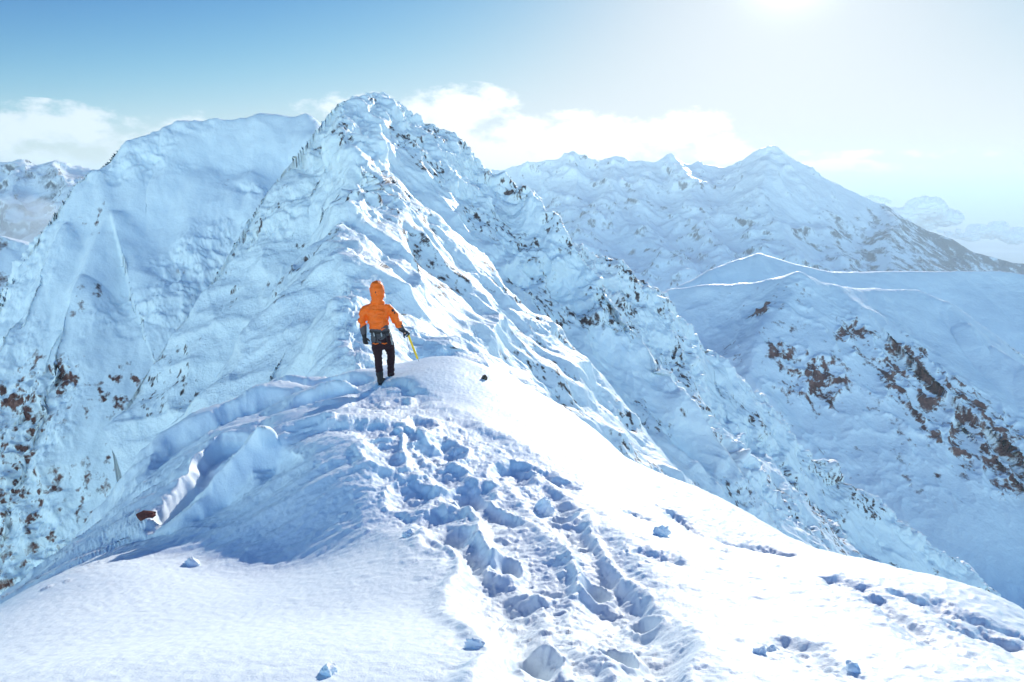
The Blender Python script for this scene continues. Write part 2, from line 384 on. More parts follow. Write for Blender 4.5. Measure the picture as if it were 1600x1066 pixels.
def fg_height(x, y):
    h = FG(x, y)
    h += 0.10 * fbm(x, y, s=2.2, oct=3, off=4) * sstep(2, 6, y)
    # wind drifts running down to the left, with sharp upper lips
    lip = lambda pts, w_, amp, side: None
    u = x * .80 + y * .60; v = -x * .60 + y * .80
    left = sstep(-1.0, -3.0, x + .12 * (y - 7)) * sstep(5.4, 6.6, y)
    wv = fbm(u * .35, v, s=1.5, oct=3, off=9)
    h += left * (0.34 * wv - .16 * np.abs(fbm(u * .4, v, s=1.0, oct=3, off=13)))
    for pts, hh, ws, wb in lips:
        dd, tt, sg = side_dist(x, y, pts)
        sdv = dd * sg + .26 * fbm(x, y, s=.8, oct=4, off=hh * 30)
        end = np.clip(np.minimum(tt, 1 - tt) * 5, 0, 1) ** .6
        hh = hh * (1 + .7 * fbm(x, y, s=1.1, oct=2, off=5 + ws * 40))
        h += hh * end * sstep(-ws, 0, sdv) * np.exp(-np.maximum(sdv, 0) / wb) - .35 * hh * end * np.exp(-((sdv + ws * 1.3) / (ws * 1.6)) ** 2)
    h += left * (.07 * (fbm(u * .22, v, s=.42, oct=4, off=91, kind='ridge') - .4) + .02 * fbm(u * .4, v, s=.14, oct=3, off=95))
    bank = sstep(4.6, 5.4, y) * sstep(8.2, 7.2, y) * sstep(.2, -.6, x) * sstep(-4.6, -3.6, x)
    h += bank * (.05 * fbm(u * .35, v, s=.30, oct=5, gain=.6, off=111) + .35 * sstep(.1, .5, fbm(x, y, s=.7, oct=2, off=117)) * .09 * clumps(x, y, .09, .4, 12))
    h += .010 * sstep(.3, 1.2, x) * (fbm(u * .5, v, s=.11, oct=3, off=121, kind='ridge') - .4)
    d, t = line_dist(x, y, track)
    wob = fbm(x, y, s=.9, oct=3, off=21)
    wdt = np.interp(y, [1.5, 2.5, 4, 5.5, 7.5, 9, 11, 12], [.35, .45, .6, .95, 1.05, .8, .45, .3]).astype(np.float32)
    tm = sstep(1.1, .5, d / wdt + .4 * wob)
    h -= tm * .10
    for hx, hy, hz, r, dp_ in holes:
        q = np.sqrt(((x - hx) * 1.25) ** 2 + ((y - hy) * .75) ** 2) / (r * .8) + .5 * fbm(x, y, s=.3, oct=3, off=hx)
        h -= .42 * dp_ * sstep(1.2, .2, q + .25 * fbm(x, y, s=.12, oct=3, off=hy))
        h += .03 * np.exp(-((q - 1.25) / .25) ** 2)
    for k, pts in enumerate(troughs):
        dd, tt = line_dist(x, y, pts)
        q = dd / (.13 + .05 * np.sin(tt * 11 + k * 2)) + .45 * fbm(x, y, s=.3, oct=4, off=k + 60)
        h += -.05 * np.exp(-q * q * q * q) * np.clip(tt * 6, 0, 1) * (.75 + .9 * fbm(x, y, s=.4, oct=2, off=k + 66)) + .03 * np.exp(-((q - 1.5) / .4) ** 2)
    lump = tm + .45 * sstep(1.6, 1.0, d / wdt + .6 * wob) * (1 - tm)
    h += .42 * lump * (.10 * fbm(x, y, s=.6, oct=6, gain=.58, off=3, kind='billow') + .06 * fbm(x, y, s=.22, oct=4, gain=.6, off=33))
    wx = x + .05 * fbm(x, y, s=.09, oct=2, off=71); wy = y + .05 * fbm(x, y, s=.09, oct=2, off=75)
    pt = sstep(-.1, .35, fbm(x, y, s=.8, oct=3, off=77))
    h += .6 * lump * (.20 * clumps(wx, wy, .34, .28, 3) * .34 + .5 * pt * clumps(wx, wy, .13, .55, 8) * .13 + .6 * clumps(wx, wy, .06, .6, 5) * .06)
    # scattered lumps down the left bank
    sc = sstep(.2, .7, fbm(x, y, s=1.3, oct=2, off=40)) * (1 - tm) * sstep(3.6, 4.8, y) * sstep(1.0, -.3, x)
    h += sc * .06 * clumps(x, y, .12, .22, 17)
    # drag marks on the right slope
    for k, pts in enumerate(drags):
        dd, tt = line_dist(x, y, pts)
        ww = (.11 + .04 * np.sin(tt * 9 + k)) * (.4 + .6 * np.sin(np.pi * np.clip(tt * .9 + .05, 0, 1)))
        q = dd / ww + .35 * fbm(x, y, s=.16, oct=3, off=k)
        h -= .034 * np.exp(-q * q) * 1.5 * (1 + .4 * fbm(x, y, s=.3, oct=2, off=k + 3))
        h += np.exp(-(q / 2.6) ** 2) * (.55 * clumps(x, y, .05, .5, k + 4) * .05 + .02 * fbm(x, y, s=.09, oct=3, off=k + 7))
    rs = sstep(.3, 1.6, x - .0 * y) * (1 - tm)
    st = fbm(u * .4 + 3, v, s=.30, oct=3, off=55)
    h += (.012 + .0 * rs) * st * sstep(.6, 1.5, x) + rs * .02 * np.clip(fbm(x, y, s=.16, oct=3, off=60) - .1, 0, 1)
    h += .005 * fbm(x, y, s=.06, oct=2, off=70) + .012 * sstep(.2, 1.2, x) * fbm(x, y, s=.22, oct=3, off=72)
    return h
X, Y = polar_grid(lambda a, b: FG(a, b), -46, 46, 1150, 1.0, 34, 1000, wr=.12)
Z = fg_height(X, Y)
nx, ny, nz = grid_normals(X, Y, Z)
# wind-cut flutes stand out sideways from the banks, as eaves do
st = (.07 * fbm(X, Y, Z, s=.7, oct=4, off=80) +   .045 * (fbm(X, Y, Z * 1.5, s=.45, oct=4, off=83, kind='ridge') - .4)) * sstep(.02, .25, 1 - nz) * sstep(5, 8, Y) * sstep(.5, -1.5, X)
X2, Y2, Z2 = X + nx * st, Y + ny * st, Z + nz * st
o = grid_mesh('snow_ridge', X2, Y2, Z2, M_fg)
tag(o, 'trampled white snow ridge with footprints in the foreground', kind='structure')
print('fg', time.time() - T0)

# ------------------------------------------------------------------ the main peak with its ribs
crest = px_line((640,640,20),(590,575,30),(545,480,42),(530,400,55),(540,347,70),(566,300,82),(572,265,92),(543,222,102),(524,184,112),(536,150,120),(598,147,130))
sky_r = px_line((600,149,130),(655,172,129),(705,205,128),(752,246,127),(806,290,126),(830,298,125),(880,372,124),(948,402,123),(1035,448,122),(1100,530,121),(1190,612,120),
                (1250,692,119),(1320,748,118),(1400,795,116),(1465,850,114),(1540,900,112),(1600,972,110),(1700,1080,106))
rib3 = px_line((640,230,124),(690,285,120),(765,352,115),(800,420,111),(840,505,107),(920,560,104),(1000,622,101),(1045,690,98),(1105,740,96),(1165,800,93),(1230,880,90))
rib2 = px_line((580,268,92),(640,340,90),(700,402,87),(732,440,85),(800,490,83),(870,545,81),(935,610,79),(975,690,77),(1010,760,75))
rib1 = px_line((540,347,70),(600,398,68),(645,440,65),(690,490,63),(735,545,61),(790,620,58),(840,700,56))
rib4 = px_line((830,298,117),(850,380,119),(880,440,116),(960,470,114),(1000,540,112),(1080,600,110),(1120,680,107),(1210,760,105),(1290,850,102),(1380,930,99))
rib0 = px_line((545,480,42),(600,470,44),(655,500,42),(700,540,40),(760,600,36),(800,680,33))
but = px_line((530,400,55),(480,470,50),(445,540,46),(420,620,42),(390,720,39))
frib = px_line((532,188,112),(505,260,106),(482,330,101),(455,400,96),(430,470,92),(395,560,88),(350,680,82))
def swing(pts, k=.00028):
    # the ribs swing away to the right as they descend: each point slides out along its own bearing
    out = []
    for i, (x, y, z) in enumerate(pts):
        f = 1 + k * max(0, x / y * F * .95 + 200); out.append((x * f, y * f, z * f))
    return out
sky_r, rib3, rib2, rib1, rib4 = (swing(q) for q in (sky_r, rib3, rib2, rib1, rib4))
def main_base(x, y):
    xw = x + .8 * noise(x, y, s=13, off=2); yw = y + .8 * noise(x, y, s=13, off=6)
    hs = [seg_tent(xw, yw, crest[:7], 1.5, .95, 1.6), seg_tent(xw, yw, crest[6:], 2.2, .95, 1.6),
          seg_tent(xw, yw, sky_r, 1.5, .95, 1.0, 2.4), seg_tent(xw, yw, rib3, 1.1, .85, 1.0, 1.8), seg_tent(xw, yw, rib2, 1.0, .75, 1.2, 1.8),
          seg_tent(xw, yw, frib, 1.3, 1.6, 1.6),
          seg_tent(xw, yw, rib1, .95, .7, 1.2, 1.6), seg_tent(xw, yw, rib4, .9, 1.0, 1.0, 1.8), seg_tent(xw, yw, rib0, .85, .8, 1.6, 1.5), seg_tent(xw, yw, but, .95, 1.2, 2.5)]
    return smax(hs, .9)
def displace(X, Y, Z, amps, nzs=1.0):
    nx, ny, nz = grid_normals(X, Y, Z)
    d = amps(X, Y, Z, nx, ny, nz)
    return X + nx * d, Y + ny * d, Z + nz * d, d, nz
ALLR = [sky_r, rib3, rib4, crest[6:]]
def main_amp(x, y, z, nx, ny, nz):
    dr = np.minimum.reduce([line_dist(x, y, r)[0] for r in ALLR])
    dr2 = np.minimum.reduce([line_dist(x, y, r)[0] for r in (crest[:7], rib2, rib1, rib0)])
    a = fbm(x, y, z, s=16, oct=3, off=12)
    rime = np.clip(sstep(9, 1.5, dr + 6 * a) + .35 * sstep(4, 0, dr2 + 6 * a) + .6 * sstep(.15, .4, a), .06, 1)   # where the rime crusts the rock
    d = 1.3 * fbm(x, y, z, s=12, oct=3, off=1)
    wx = x + .8 * noise(x, y, z, s=3, off=5); wz = z + .8 * noise(x, y, z, s=3, off=9)
    am = .35 + 1.1 * sstep(-.3, .4, fbm(x, y, z, s=11, oct=2, off=19))
    d += 2.9 * am * rime * (fbm(wx, y, wz * .8, s=7.5, oct=6, gain=.48, off=31, kind='billow') - .1)
    d += 1.0 * am * rime * (fbm(wx, y, wz, s=3.8, oct=5, gain=.58, off=37, kind='ridge') - .4)
    # flutes down the fall line
    d += .5 * (1 - rime) * fbm(x * .3, y, z * .3, s=3.6, oct=3, off=41)
    d += 1.5 * (fbm(wx, y, wz * .8, s=13, oct=5, gain=.46, off=57, kind='ridge') - .45)
    d += .5 * (1.1 - rime) * (fbm(wx * .22, y + .12 * x + 1.5 * a, wz * .25, s=4.2, oct=3, gain=.4, off=59, kind='ridge') - .45)
    # small sharp snow lips where the wind has packed each step
    d += .22 * (fbm(x, y, z, s=3.2, oct=5, off=47, kind='ridge') - .4) * (.12 + rime)
    d += .30 * rime * (fbm(wx, y, wz, s=1.5, oct=4, gain=.6, off=67, kind='ridge') - .4)
    d *= np.clip(nz / .5, .3, 1)
    d *= 1 - .75 * np.exp(-((x + 24) ** 2 + (y - 130) ** 2) / 30.)
    return d
X, Y = polar_grid(main_base, -32, 46, 1150, 22, 260, 1150, wr=.05)
Z = main_base(X, Y)
nx0, ny0, nz0 = grid_normals(X, Y, Z)
X2, Y2, Z2, d, _ = displace(X, Y, Z, main_amp)
nx, ny, nz = grid_normals(X2, Y2, Z2)
clus = fbm(X, Y, Z, s=9, oct=3, off=90)
fine = fbm(X2 * 1.0, Y2 * 1.0, Z2 * .55, s=.95, oct=4, gain=.68, off=93) - .25 * sstep(62, 44, Y)
rock = .35 + .72 * sstep(-.12, .3, clus) * fine * 1.7 + .08 * sstep(.55, .25, nz) * sstep(0, .4, clus) - .35 * sstep(.1, -.3, clus) - .12 * sstep(0, 8, np.where(X < -.2 * Y, line_dist(X, Y, crest)[0], 0)) - .9 * sstep(.56, .44, nz0)
o = grid_mesh('mountain_peak', X2, Y2, Z2, M_main, {'rock': rock})
tag(o, 'rime covered rocky peak with snow ribs behind the climber', kind='structure')
print('main', time.time() - T0)

# ------------------------------------------------------------------ the shaded wall and dome on the left
dome = px_line((-260,760,120),(-60,600,132),(30,500,142),(72,430,150),(108,345,160),(150,262,172),(200,222,180),(262,200,186),(332,187,192),(400,181,198),(480,179,204),(520,203,206),(560,280,206),(640,400,206))
wribs = [px_line((332,200,191),(322,260,180),(300,340,168),(280,430,155),(240,520,144),(215,600,136),(190,680,128)),
         px_line((482,196,200),(500,240,186),(486,300,172),(478,380,158)),
         px_line((152,275,170),(170,330,162),(130,430,148),(100,520,140),(50,620,130),(30,740,122),(-20,900,112)),
         px_line((230,440,152),(205,540,142),(150,640,132),(120,760,122),(90,880,112)),
         px_line((398,200,194),(385,260,182),(430,330,168),(400,420,156))]
def wall_base(x, y):
    xw = x + 1.0 * noise(x, y, s=30, off=2); yw = y + 1.0 * noise(x, y, s=30, off=6)
    hs = [seg_tent(xw, yw, dome, 2.2, 1.25, 3.0)]
    for k, r in enumerate(wribs): hs.append(seg_tent(xw, yw, r, 1.15, 2.4 if k == 2 else 1.15, 2.5))
    hs.append(-66 - .62 * np.maximum(135 - y, 0) - .3 * np.maximum(y - 150, 0) + 0 * x)
    return smax(hs, 1.8)
def wall_amp(x, y, z, nx, ny, nz):
    rough = sstep(-.05, .35, fbm(x, y, z, s=26, oct=3, off=15) - .004 * (x + 70) - .003 * (z + 25))
    d = 1.8 * fbm(x, y, z, s=20, oct=3, off=1)
    d += (.15 + 2.8 * rough) * (fbm(x, y, z * .7, s=9, oct=6, gain=.58, off=31, kind='billow') - .1)
    d += 1.3 * rough * (fbm(x, y, z, s=4, oct=5, gain=.6, off=37, kind='ridge') - .4)
    d *= .3 + .7 * sstep(0, 14, line_dist(x, y, dome)[0])
    d += 2.6 * fbm(x, y * .5, z * .3, s=16, oct=3, off=43) + .7 * fbm(x, y * .5, z * .22, s=5, oct=3, off=41)
    return d
X, Y = polar_grid(wall_base, -50, -6, 680, 70, 330, 1050, wr=.05)
Z = wall_base(X, Y)
X2, Y2, Z2, d, _ = displace(X, Y, Z, wall_amp)
nx, ny, nz = grid_normals(X2, Y2, Z2)
clus = fbm(X, Y, Z, s=20, oct=3, off=190) - .004 * (X + 65) - .007 * (Z + 28)
fine = fbm(X2, Y2, Z2 * .4, s=2.2, oct=5, gain=.6, off=93)
rock = .30 - .9 * sstep(.56, .42, grid_normals(X, Y, Z)[2]) + .60 * sstep(-.0, .45, clus) * fine * 1.8 + .2 * sstep(.5, .2, nz) * sstep(0, .4, clus) - .3 * sstep(.1, -.3, clus)
o = grid_mesh('shaded_mountain_wall', X2, Y2, Z2, M_wall, {'rock': rock})
tag(o, 'blue shaded snow wall with rounded dome top on the left', kind='structure')
print('wall', time.time() - T0)

# ------------------------------------------------------------------ the lower hills on the right
h1 = px_line((1000,475,560),(1050,450,560),(1110,420,570),(1188,396,580),(1240,412,575),(1300,425,570),(1400,424,600),(1500,424,620),(1560,424,620),(1640,434,600),(1800,470,560))
h2 = px_line((1000,470,400),(1055,452,400),(1120,444,390),(1180,442,380),(1245,433,370),(1298,450,372),(1380,452,390),(1430,453,400),(1475,470,390),(1510,505,370),(1550,540,355),(1600,570,340),(1700,640,320))
hr1 = px_line((1245,433,370),(1215,470,350),(1180,520,325),(1165,580,300),(1160,650,280))
hr2 = px_line((1298,450,372),(1340,480,355),(1395,560,330),(1450,600,315),(1520,660,295),(1600,730,275),(1720,830,250))
hr3 = px_line((1245,433,370),(1290,520,340),(1330,600,318),(1360,690,290))
hr4 = px_line((1510,505,470),(1560,560,440),(1640,640,400))
def hill_base(x, y):
    xw = x + 6 * noise(x, y, s=60, off=2); yw = y + 6 * noise(x, y, s=60, off=6)
    hs = [seg_tent(xw, yw, h1, .7, .62, 3), seg_tent(xw, yw, h2, .75, .66, 2.5), seg_tent(xw, yw, hr1, .8, .7, 3), seg_tent(xw, yw, hr2, .6, .8, 3),
          seg_tent(xw, yw, hr3, .7, .7, 4), seg_tent(xw, yw, hr4, .5, .6, 4), -150 - .35 * (y - 200) + .0 * x]
    return smax(hs, 3.0)
def hill_amp(x, y, z, nx, ny, nz):
    rk = hill_rock(x, y, z)
    d = 2.5 * fbm(x, y, z, s=50, oct=3, off=1) * sstep(.98, .8, nz)
    wide = sstep(105, 50, np.sqrt((x - hb[1][0]) ** 2 + (y - hb[1][1]) ** 2 + (z - hb[1][2]) ** 2) + 40 * fbm(x, y, z, s=60, oct=3, off=66))
    d += (3.4 * rk + 1.3 * np.maximum(wide - .5 * rk, 0)) * (fbm(x, y, z, s=15, oct=6, gain=.62, off=31, kind='ridge') - .4)
    d += .8 * fbm(x, y * .4, z * .3, s=12, oct=3, off=41)
    return d
hb = [P(1210,560,320), P(1260,600,315), P(1420,620,310), P(1500,650,300), P(1590,700,280), P(1190,480,350), P(1540,600,420), P(1330,530,335), P(1450,590,312), P(1560,720,285), P(1250, 500, 345)]
hbr = [12, 22, 30, 34, 40, 8, 36, 18, 30, 36, 8]
def hill_rock(x, y, z):
    m = np.zeros_like(x)
    for (bx, by, bz), r in zip(hb, hbr):
        m = np.maximum(m, np.exp(-(((x - bx) ** 2 + (y - by) ** 2 * .7 + (z - bz) ** 2) / (r * r))))
    return sstep(.25, .9, m + .45 * fbm(x, y, z, s=45, oct=3, off=61))
X, Y = polar_grid(hill_base, 6, 50, 680, 170, 900, 800, wr=.05)
Z = hill_base(X, Y)
X2, Y2, Z2, d, _ = displace(X, Y, Z, hill_amp)
nx, ny, nz = grid_normals(X2, Y2, Z2)
rk = hill_rock(X, Y, Z)
fine = fbm(X2, Y2, Z2 * .6, s=7, oct=5, gain=.7, off=93)
wide = sstep(110, 55, np.sqrt((X - hb[1][0]) ** 2 + (Y - hb[1][1]) ** 2 + (Z - hb[1][2]) ** 2) + 40 * fbm(X, Y, Z, s=60, oct=3, off=66))
rock = .22 + .17 * rk + .95 * (rk * .8 + .14) * fine + wide * (.02 + .5 * fine) - .05 * (1 - rk) * (1 - wide) + .25 * sstep(.75, .5, nz) * rk
o = grid_mesh('snowy_hills', X2, Y2, Z2, M_hill, {'rock': rock})
tag(o, 'lower snowy hills with sunlit crests and brown rock bands on the right', kind='structure')
print('hill', time.time() - T0)

# ------------------------------------------------------------------ the far range with the pyramid peak
K = 3000.
fr = px_line((560,330,K*1.05),(700,290,K*1.05),(800,263,K),(845,249,K),(868,243,K),(885,238,K),(903,246,K),(930,248,K),(962,246,K),(985,250,K),(1010,248,K),(1030,250,K),(1055,247,K),(1080,255,K),(1112,256,K),(1128,263,K),(1150,252,K*.98),(1178,238,K*.97),(1192,231,K*.97),(1206,230,K*.97),(1225,246,K*.97),
            (1245,268,K*.96),(1278,292,K*.95),(1330,304,K*.93),(1372,322,K*.92),(1440,355,K*.9),(1500,378,K*.88),(1532,396,K*.87),(1590,410,K*.86),(1700,420,K*.86))
frr = [px_line(a, b, c) for a, b, c in [((885,238,K),(900,330,K*.84),(960,450,K*.66)), ((1010,248,K),(1000,330,K*.84),(1060,420,K*.68)), ((1055,247,K),(1090,330,K*.84),(1120,430,K*.66)),
       ((800,263,K),(810,340,K*.85),(850,420,K*.7)), ((1200,230,K*.97),(1180,300,K*.84),(1240,400,K*.68)), ((1278,292,K*.95),(1290,350,K*.82),(1330,420,K*.7)), ((1372,322,K*.92),(1390,370,K*.8),(1420,430,K*.7)),
       ((962,246,K),(950,300,K*.88),(930,370,K*.75)), ((1128,263,K),(1150,330,K*.84),(1190,400,K*.7))]]
def far_base(x, y):
    xw = x + 60 * noise(x, y, s=500, off=2); yw = y + 60 * noise(x, y, s=500, off=6)
    hs = [seg_tent(xw, yw, fr, .8, .80, 8)]
    for r in frr: hs.append(seg_tent(xw, yw, r, .62, .62, 12))
    return smax(hs, 14)
def far_amp(x, y, z, nx, ny, nz):
    q = 1 - sstep(600, 1500, x)
    d = 34 * (fbm(x, y * .8, z * .6, s=170, oct=6, gain=.58, off=31, kind='ridge') - .4)
    d += 14 * fbm(x, y, z * .5, s=90, oct=4, gain=.6, off=41)
    return d * (.35 + .65 * q)
X, Y = polar_grid(far_base, -14, 50, 900, 1500, 4600, 520, wr=.05)
Z = far_base(X, Y)
X2, Y2, Z2, d, _ = displace(X, Y, Z, far_amp)
nx, ny, nz = grid_normals(X2, Y2, Z2)
clus = fbm(X, Y, Z, s=420, oct=3, off=90)
fine = fbm(X2, Y2, Z2 * .6, s=48, oct=5, gain=.72, off=93)
forest = sstep(0, 1, (X - 900) / 900 + (-Z - 180) / 500 + .4 * clus)
rock = .24 + .18 * clus + 1.1 * fine + .3 * sstep(.75, .5, nz) - .1 + .55 * forest - .15 * sstep(-150, 150, Z)
o = grid_mesh('far_mountain_range', X2, Y2, Z2, M_far, {'rock': rock})
tag(o, 'hazy distant mountain range with pyramid shaped summit', kind='structure')

# ------------------------------------------------------------------ far mountains at the left edge, and a sunlit shoulder in front of them
K = 1500.
fl = px_line((-500,250,K*.9),(-200,245,K*.95),(-60,256,K),(0,258,K),(20,254,K),(42,250,K),(60,264,K),(80,250,K),(95,246,K),(120,258,K),(138,262,K),(170,255,K),(260,290,K),(400,330,K))
flr = [px_line(a, b, c) for a, b, c in [((42,250,K),(30,310,K*.85),(60,400,K*.65)), ((95,246,K),(120,300,K*.85),(110,380,K*.68)), ((0,258,K),(-40,330,K*.8),(0,420,K*.6)), ((138,262,K),(160,330,K*.8),(170,420,K*.66))]]
def fl_base(x, y):
    xw = x + 30 * noise(x, y, s=250, off=2); yw = y + 30 * noise(x, y, s=250, off=6)
    hs = [seg_tent(xw, yw, fl, .8, .85, 6)]
    for r in flr: hs.append(seg_tent(xw, yw, r, .7, .7, 6))
    return smax(hs, 8)
def fl_amp(x, y, z, nx, ny, nz):
    return 26 * (fbm(x, y, z, s=160, oct=6, gain=.58, off=31, kind='ridge') - .4) + 9 * fbm(x, y, z * .5, s=50, oct=4, gain=.6, off=41)
X, Y = polar_grid(fl_base, -50, -22, 420, 800, 2400, 420, wr=.05)
Z = fl_base(X, Y)
X2, Y2, Z2, d, _ = displace(X, Y, Z, fl_amp)
nx, ny, nz = grid_normals(X2, Y2, Z2)
fine = fbm(X2, Y2, Z2 * .6, s=50, oct=5, gain=.68, off=93)
rock = .30 + .75 * fine + .4 * sstep(.75, .5, nz) + .35 * sstep(0, -160, Z)
o = grid_mesh('distant_rocky_mountains', X2, Y2, Z2, M_far, {'rock': rock})
tag(o, 'distant rocky snow mountains at the left edge', kind='structure')
sh = px_line((-300,330,420),(-120,352,420),(-20,368,420),(20,392,418),(52,416,415),(110,425,412),(240,470,410))
def sh_base(x, y):
    return seg_tent(x, y, sh, .35, .95, 4) + 3 * fbm(x, y, s=60, oct=4, off=3)
X, Y = polar_grid(sh_base, -55, -25, 260, 300, 700, 260, wr=.05)
Z = sh_base(X, Y)
rock = .25 + .8 * fbm(X, Y, Z, s=20, oct=4, off=93)
o = grid_mesh('sunlit_shoulder', X, Y, Z, M_hill, {'rock': rock})
tag(o, 'small sunlit snow shoulder at the left edge', kind='structure')
print('far', time.time() - T0)

# ------------------------------------------------------------------ the plain
def disc(name, mat, z, r, n=96):
    me = bpy.data.meshes.new(name); bm = bmesh.new()
    bmesh.ops.create_circle(bm, cap_ends=True, segments=n, radius=r); bm.to_mesh(me); bm.free()
    me.materials.append(mat); o = bpy.data.objects.new(name, me); link(o); o.location.z = z; return o
mp_, ntp, bpn = new_mat('plain_patchwork')
nz_ = ntp.nodes.new('ShaderNodeTexNoise'); nz_.inputs['Scale'].default_value = .0006; nz_.inputs['Detail'].default_value = 8
g_ = ntp.nodes.new('ShaderNodeNewGeometry'); ntp.links.new(g_.outputs['Position'], nz_.inputs['Vector'])
rp = ntp.nodes.new('ShaderNodeValToRGB'); rp.color_ramp.elements[0].position = .42; rp.color_ramp.elements[0].color = (.05, .08, .09, 1)
rp.color_ramp.elements[1].position = .6; rp.color_ramp.elements[1].color = (.5, .55, .6, 1)
ntp.links.new(nz_.outputs['Fac'], rp.inputs[0]); ntp.links.new(rp.outputs[0], bpn.inputs['Base Color'])
o = disc('valley_plain', mp_, -1250, 62000); tag(o, 'hazy lowland plain reaching the horizon', kind='structure')
# ------------------------------------------------------------------ the climber
def plain(name, col, rough=.75, spec=.3, bump=None):
    m, nt, b = new_mat(name); b.inputs['Roughness'].default_value = rough; b.inputs['Specular IOR Level'].default_value = spec
    tc = nt.nodes.new('ShaderNodeTexCoord'); n = nt.nodes.new('ShaderNodeTexNoise'); n.inputs['Scale'].default_value = 14; n.inputs['Detail'].default_value = 5
    nt.links.new(tc.outputs['Object'], n.inputs['Vector'])
    nt.links.new(mixc(nt, n.outputs['Fac'], tuple(c * .82 for c in col), tuple(min(1, c * 1.18) for c in col)), b.inputs['Base Color'])
    if bump:
        bp = nt.nodes.new('ShaderNodeBump'); bp.inputs['Distance'].default_value = bump; nt.links.new(n.outputs['Fac'], bp.inputs['Height']); nt.links.new(bp.outputs[0], b.inputs['Normal'])
    return m
M_or = plain('orange_shell_fabric', (.86, .138, .004), .55, .4, .01)
M_gr = plain('grey_fabric', (.085, .08, .09), .8, .2, .01)
M_tr = plain('dark_trouser_fabric', (.030, .013, .018), .85, .2, .012)
M_bk = plain('black_leather', (.016, .013, .016), .6, .4, .006)
M_sk = plain('skin', (.55, .34, .26), .6)
M_ye = plain('yellow_metal', (.95, .55, .01), .35, .5)
M_st = plain('grey_steel', (.25, .26, .28), .3, .6)
M_bl = plain('blue_webbing', (.05, .10, .25), .8)
FWD = Vector((0, 1, 0))
def tube(bm, pts, rad, seg=16, up=FWD):
    """a tapering closed limb through the points; each radius is one number or (across, deep)"""
    pts = [Vector(p) for p in pts]; rings = []
    for i, p in enumerate(pts):
        t = ((pts[min(i + 1, len(pts) - 1)] - pts[max(i - 1, 0)])).normalized()
        u = t.cross(up).normalized(); v = u.cross(t)
        ra, rb = rad[i] if isinstance(rad[i], tuple) else (rad[i], rad[i])
        rings.append([bm.verts.new(p + u * (ra * math.cos(a)) + v * (rb * math.sin(a))) for a in (2 * math.pi * k / seg for k in range(seg))])
    for a, b in zip(rings[:-1], rings[1:]):
        for k in range(seg): bm.faces.new((a[k], a[(k + 1) % seg], b[(k + 1) % seg], b[k]))
    for rg, end, sgn in ((rings[0], pts[0] - pts[1], 1), (rings[-1], pts[-1] - pts[-2], -1)):
        ra = rad[0] if sgn > 0 else rad[-1]; ra = min(ra) if isinstance(ra, tuple) else ra
        c = sum((v.co for v in rg), Vector()) / seg; tip = bm.verts.new(c + end.normalized() * ra * .75)
        mid = [bm.verts.new(c + (v.co - c) * .72 + end.normalized() * ra * .5) for v in rg]
        for k in range(seg):
            q = (rg[(k + 1) % seg], rg[k], mid[k], mid[(k + 1) % seg]); q2 = (mid[(k + 1) % seg], mid[k], tip)
            bm.faces.new(q if sgn > 0 else q[::-1]); bm.faces.new(q2 if sgn > 0 else q2[::-1])
def fuse(name, bm, mat, parent, voxel=.012, fold=0.0, fs=.08, smooth=2, kind=None):
    """weld overlapping limbs into one continuous skin, then work in folds"""
    bmesh.ops.recalc_face_normals(bm, faces=bm.faces)
    me = bpy.data.meshes.new(name); bm.to_mesh(me); bm.free()
    o = bpy.data.objects.new(name, me); link(o)
    m = o.modifiers.new('r', 'REMESH'); m.mode = 'VOXEL'; m.voxel_size = voxel
    if smooth: k = o.modifiers.new('s', 'SMOOTH'); k.iterations = smooth; k.factor = .5
    dg = bpy.context.evaluated_depsgraph_get(); dg.update()
    me2 = bpy.data.meshes.new_from_object(o.evaluated_get(dg)); o.modifiers.clear(); o.data = me2; bpy.data.meshes.remove(me)
    me2.name = name
    n = len(me2.vertices); co = np.empty(n * 3, np.float32); me2.vertices.foreach_get('co', co); co = co.reshape(-1, 3)
    if fold:
        nn = np.empty(n * 3, np.float32); me2.vertices.foreach_get('normal', nn); nn = nn.reshape(-1, 3)
        x, y, z = co[:, 0].copy(), co[:, 1].copy(), co[:, 2].copy()
        f = fbm(x * .7 + z * .5, y * .7, z * 1.5 - x * .6, s=fs, oct=3, off=9, kind='ridge') - .45
        co = co + nn * (fold * f)[:, None]
        me2.vertices.foreach_set('co', co.astype(np.float32).reshape(-1))
    me2.polygons.foreach_set('use_smooth', np.ones(len(me2.polygons), bool)); me2.update()
    me2.materials.clear(); me2.materials.append(mat)
    o.parent = parent
    return o
def nb(): return bmesh.new()
fx, fy, fz = hit(lambda a, b: fg_height(a, b), 598, 594, 8, 16)
person = bpy.data.objects.new('person', None); link(person)
person.location = (fx, fy, fz - .03); person.scale = (fy / 11.3 * .95, fy / 11.3, fy / 11.3)
person.rotation_euler = (0, 0, math.atan2(-fx, fy) * .6)
tag(person, 'climber in orange hooded jacket and dark trousers seen from behind, standing on the snow ridge', 'person')
